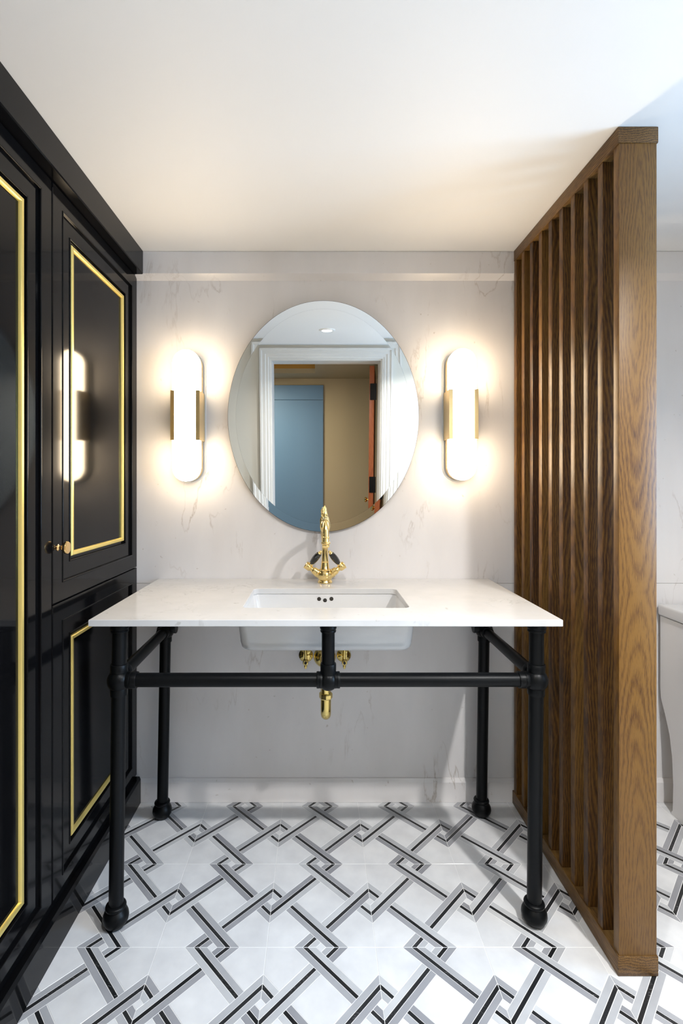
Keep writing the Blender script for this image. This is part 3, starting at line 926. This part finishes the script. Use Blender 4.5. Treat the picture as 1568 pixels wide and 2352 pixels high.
# ------------------------------------------------------------------ bevelled round mirror, hung a little forward at the top
RX, RZ = 0.3790, 0.4560
mir = thing('oval_mirror', (0.0195, -0.0075, 1.0865), 'large frameless oval mirror hanging on the marble wall above the tap', 'mirror')
mir.rotation_euler = (math.radians(2.75), 0, 0)
ORIGIN[mir] = Vector((0, 0, 0))
def ell(k_in, y, n=128):
    return [((RX - k_in) * math.cos(2 * math.pi * i / n), y, RZ + (RZ - k_in) * math.sin(2 * math.pi * i / n)) for i in range(n)]
MB().rings([ell(0.032, -0.0061), ell(0.032, -0.0058)], True, True).build('glass', 'mirror', mir, False)
MB().rings([ell(0.0318, -0.0060), ell(0.0010, -0.00655)], False, False).build('bevel', 'mirror', mir, False)
MB().rings([ell(0.0010, -0.00655), ell(0.0, -0.0060), ell(0.0, -0.0012)], False, False).build('ground_edge', 'dark', mir)
MB().rings([ell(0.004, -0.0012), ell(0.004, 0.003)]).build('backing', 'dark', mir)

# ------------------------------------------------------------------ wall lamps
def pill(cx, cz, hw, hh, y, k=16):
    out = []
    for i in range(k + 1):
        a = math.pi * i / k
        out.append((cx + hw * math.cos(a), y, cz + (hh - hw) + hw * math.sin(a)))
    for i in range(k + 1):
        a = math.pi + math.pi * i / k
        out.append((cx + hw * math.cos(a), y, cz - (hh - hw) + hw * math.sin(a)))
    return out
def sconce(cx, cz, label):
    t = thing('wall_lamp', (cx, -0.0006, cz), label, 'wall lamp', 'wall lamps either side of the mirror')
    MB().rings([pill(cx, cz, 0.062, 0.262, -0.0006), pill(cx, cz, 0.062, 0.262, -0.003), pill(cx, cz, 0.060, 0.260, -0.0045)]).build('wall_plate', 'plastic', t)
    MB().rings([pill(cx, cz, 0.048, 0.250, -0.004), pill(cx, cz, 0.048, 0.250, -0.018), pill(cx, cz, 0.0525, 0.2545, -0.018), pill(cx, cz, 0.0525, 0.2545, -0.049), pill(cx, cz, 0.050, 0.252, -0.049)]).build('housing', 'sconce_gold', t, True, 30)
    rs = [pill(cx, cz, 0.0525, 0.2550, -0.0495)]
    for i in range(0, 7):
        a = math.pi / 2 * i / 6
        rs.append(pill(cx, cz, 0.0530 - 0.012 * (1 - math.cos(a)), 0.2560 - 0.012 * (1 - math.cos(a)), -0.076 - 0.012 * math.sin(a)))
    o = MB().rings(rs).build('glass_shade', 'opal', t, True, 40)
    o['label'] = 'glowing white opal glass'
    zz = (cz - 0.097, cz + 0.095)
    for s in (-1, 1):
        m = MB()
        prof = [(0.0535, -0.004), (0.0562, -0.004), (0.0562, -0.0915), (0.0415, -0.0915), (0.0415, -0.0888), (0.0535, -0.0888)]
        m.rings([[(cx + s * a, y, zz[0]) for a, y in prof], [(cx + s * a, y, zz[1]) for a, y in prof]])
        m.build('side_bracket', 'sconce_gold', t, False)
    return t
sconce(-0.5140, 1.5440, 'lit pill-shaped wall lamp with gold brackets, between the black wardrobe and the mirror')
sconce(0.5600, 1.5485, 'lit pill-shaped wall lamp with gold brackets, between the mirror and the slatted screen')

# ------------------------------------------------------------------ recessed ceiling spots (one shows in the mirror)
def downlight(x, y, watts, label):
    t = thing('ceiling_spot', (x, y, ZC), label, 'ceiling light', 'recessed ceiling spots')
    MB().lathe([(0.036, -0.001), (0.036, -0.0065), (0.038, -0.0075), (0.050, -0.0060), (0.056, -0.003), (0.0565, -0.0005)], (x, y, ZC), (0, 0, 1), 40, False).build('trim_ring', 'plastic', t)
    o = MB().lathe([(0.0355, -0.0006), (0.0355, -0.0020), (0.0345, -0.0026), (0.0001, -0.0028)], (x, y, ZC), (0, 0, 1), 36).build('lens', 'downlight', t)
    d = bpy.data.lights.new('spot_bulb', 'AREA')
    d.shape = 'DISK'
    d.size = 0.06
    d.spread = math.radians(140)
    d.energy = watts
    d.color = (1.0, 0.975, 0.95)
    lo = bpy.data.objects.new('spot_bulb', d)
    COL.objects.link(lo)
    lo.parent = t
    lo.location = (0, 0, -0.0045)
    return t
downlight(0.060, -1.584, SPOT_WATTS[0], 'round recessed ceiling spot reflected near the top of the mirror')
downlight(1.000, -1.584, SPOT_WATTS[1], 'round recessed ceiling spot over the toilet side of the room')

# ------------------------------------------------------------------ toilet beyond the screen
X0, X1 = 1.366, 1.746
XM = (X0 + X1) / 2
wc = thing('toilet', (XM, -0.30, 0.0), 'white one-piece toilet partly hidden behind the slatted screen', 'toilet')
def side_loop(x, pts):
    return [(x, y, z) for y, z in pts]
body = [(-0.075, 0.0008), (-0.085, 0.02), (-0.088, 0.12), (-0.082, 0.22), (-0.068, 0.30), (-0.045, 0.37), (-0.020, 0.43), (-0.0155, 0.47), (-0.0155, 0.752),
        (-0.160, 0.752), (-0.168, 0.60), (-0.180, 0.46), (-0.205, 0.405), (-0.60, 0.395), (-0.655, 0.385), (-0.668, 0.35), (-0.655, 0.25), (-0.61, 0.10), (-0.59, 0.0008)]
def inset(pts, d):
    cy = sum(p[0] for p in pts) / len(pts); cz = 0.35
    return [(y + d * (1 if y < -0.3 else -1) * (1 if y < -0.3 else 0.6), max(z - (d if z > 0.3 else 0), 0.0008)) for y, z in pts]
m = MB().rings([side_loop(X0 + 0.006, inset(body, 0.010)), side_loop(X0 + 0.0015, inset(body, 0.003)), side_loop(X0 + 0.0005, inset(body, 0.001)), side_loop(X0 + 0.006, body), side_loop(X1 - 0.006, body), side_loop(X1, inset(body, 0.003)), side_loop(X1 - 0.006, inset(body, 0.010))])
m = MB().rings([side_loop(X0, inset(body, 0.006)), side_loop(X0 + 0.002, inset(body, 0.0015)), side_loop(X0 + 0.007, body), side_loop(X1 - 0.007, body), side_loop(X1 - 0.002, inset(body, 0.0015)), side_loop(X1, inset(body, 0.006))])
m.build('toilet_body', 'toilet', wc, True, 30)
ld = MB().box(X0 - 0.008, X1 + 0.008, -0.176, -0.0135, 0.7545, 0.800, 0.009, 3).build('tank_lid', 'toilet', wc, True, 40)
MB().lathe([(0.022, 0), (0.022, 0.003), (0.020, 0.004), (0.0001, 0.004)], (XM, -0.095, 0.8002), (0, 0, 1), 28).build('flush_button', 'brass_knob', ld)
def bowl_ring(k, z):
    return [(XM + 0.185 * k * math.cos(a), -0.425 + 0.225 * k * math.sin(a), z) for a in [2 * math.pi * i / 40 for i in range(40)]]
MB().rings([bowl_ring(1.0, 0.398), bowl_ring(1.02, 0.402), bowl_ring(1.02, 0.412), bowl_ring(1.0, 0.416)]).build('seat', 'plastic', wc)
MB().rings([bowl_ring(1.01, 0.4175), bowl_ring(1.02, 0.420), bowl_ring(1.01, 0.432), bowl_ring(0.9, 0.436)]).build('seat_cover', 'plastic', wc)

# ------------------------------------------------------------------ what the mirror shows through the doorway
HY, HZ = -4.0, 2.15
structure(MB().box(-1.6, 1.9, HY - 0.1, HY, -0.05, HZ + 0.1), 'wall_hall_back', 'beige')
structure(MB().box(-1.7, -1.6, HY, -2.35, -0.05, HZ + 0.4), 'wall_hall_left', 'beige')
structure(MB().box(1.9, 2.0, HY, -2.35, -0.05, HZ + 0.4), 'wall_hall_right', 'beige')
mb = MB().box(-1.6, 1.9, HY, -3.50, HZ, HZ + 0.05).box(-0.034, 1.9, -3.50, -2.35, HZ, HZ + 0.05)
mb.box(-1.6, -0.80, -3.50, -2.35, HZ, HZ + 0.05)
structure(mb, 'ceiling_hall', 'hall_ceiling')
mb = MB().box(-0.80, -0.034, -3.54, -3.50, HZ + 0.05, HZ + 0.35).box(-0.034, 0.0, -3.54, -2.35, HZ + 0.05, HZ + 0.35).box(-0.84, -0.80, -3.54, -2.35, HZ + 0.05, HZ + 0.35).box(-0.84, 0.0, -3.54, -2.35, HZ + 0.35, HZ + 0.39)
structure(mb, 'trim_4', 'ochre')
bp = thing('blue_lit_panel', (-0.55, HY, 0.0), 'panel coloured like blue-lit marble on the hall wall, seen in the mirror through the doorway', 'wall panel')  # stands in for marble under blue light, the light is in its colour
MB().box(-1.15, 0.058, HY + 0.0005, HY + 0.02, 0.002, 1.90, 0.002, 1).build('lower_board', 'blue', bp)
MB().box(-1.15, 0.058, HY + 0.0005, HY + 0.024, 1.903, 2.072, 0.002, 1).build('top_board', 'blue', bp)
# door leaf opened outwards, its hinge edge towards the room
leaf = bpy.data.objects.new('door_1', None)
COL.objects.link(leaf)
leaf.location = (0.478, -2.352, 0.0)
leaf.rotation_euler = (0, 0, math.radians(7.5))
leaf['kind'] = 'structure'
ORIGIN[leaf] = Vector((0, 0, 0))
dl = MB().box(-0.042, 0.0, -0.78, 0.0, 0.008, 2.07, 0.003, 2).build('leaf', 'door_wood', leaf)
for z in (1.85, 1.05, 0.25):
    MB().box(-0.036, 0.020, 0.0, 0.004, z - 0.07, z + 0.07).build('hinge', 'black_metal', leaf)
MB().lathe([(0.022, 0), (0.022, 0.004), (0.008, 0.008), (0.008, 0.028), (0.020, 0.036), (0.026, 0.046), (0.024, 0.056), (0.016, 0.062), (0.0001, 0.063)], (-0.042, -0.70, 0.83), (-1, 0, 0), 24).build('knob', 'brass', leaf)
# light switch on the front wall left of the doorway
sw = thing('light_switch', (-0.60, YF + 0.001, 1.03), 'white light switch plate on the cream wall, seen in the mirror', 'switch')
MB().box(-0.635, -0.565, YF + 0.0008, YF + 0.008, 0.985, 1.085, 0.002).build('plate', 'plastic', sw)
MB().box(-0.612, -0.588, YF + 0.008, YF + 0.011, 1.012, 1.058, 0.001, 1).build('rocker', 'plastic', sw)
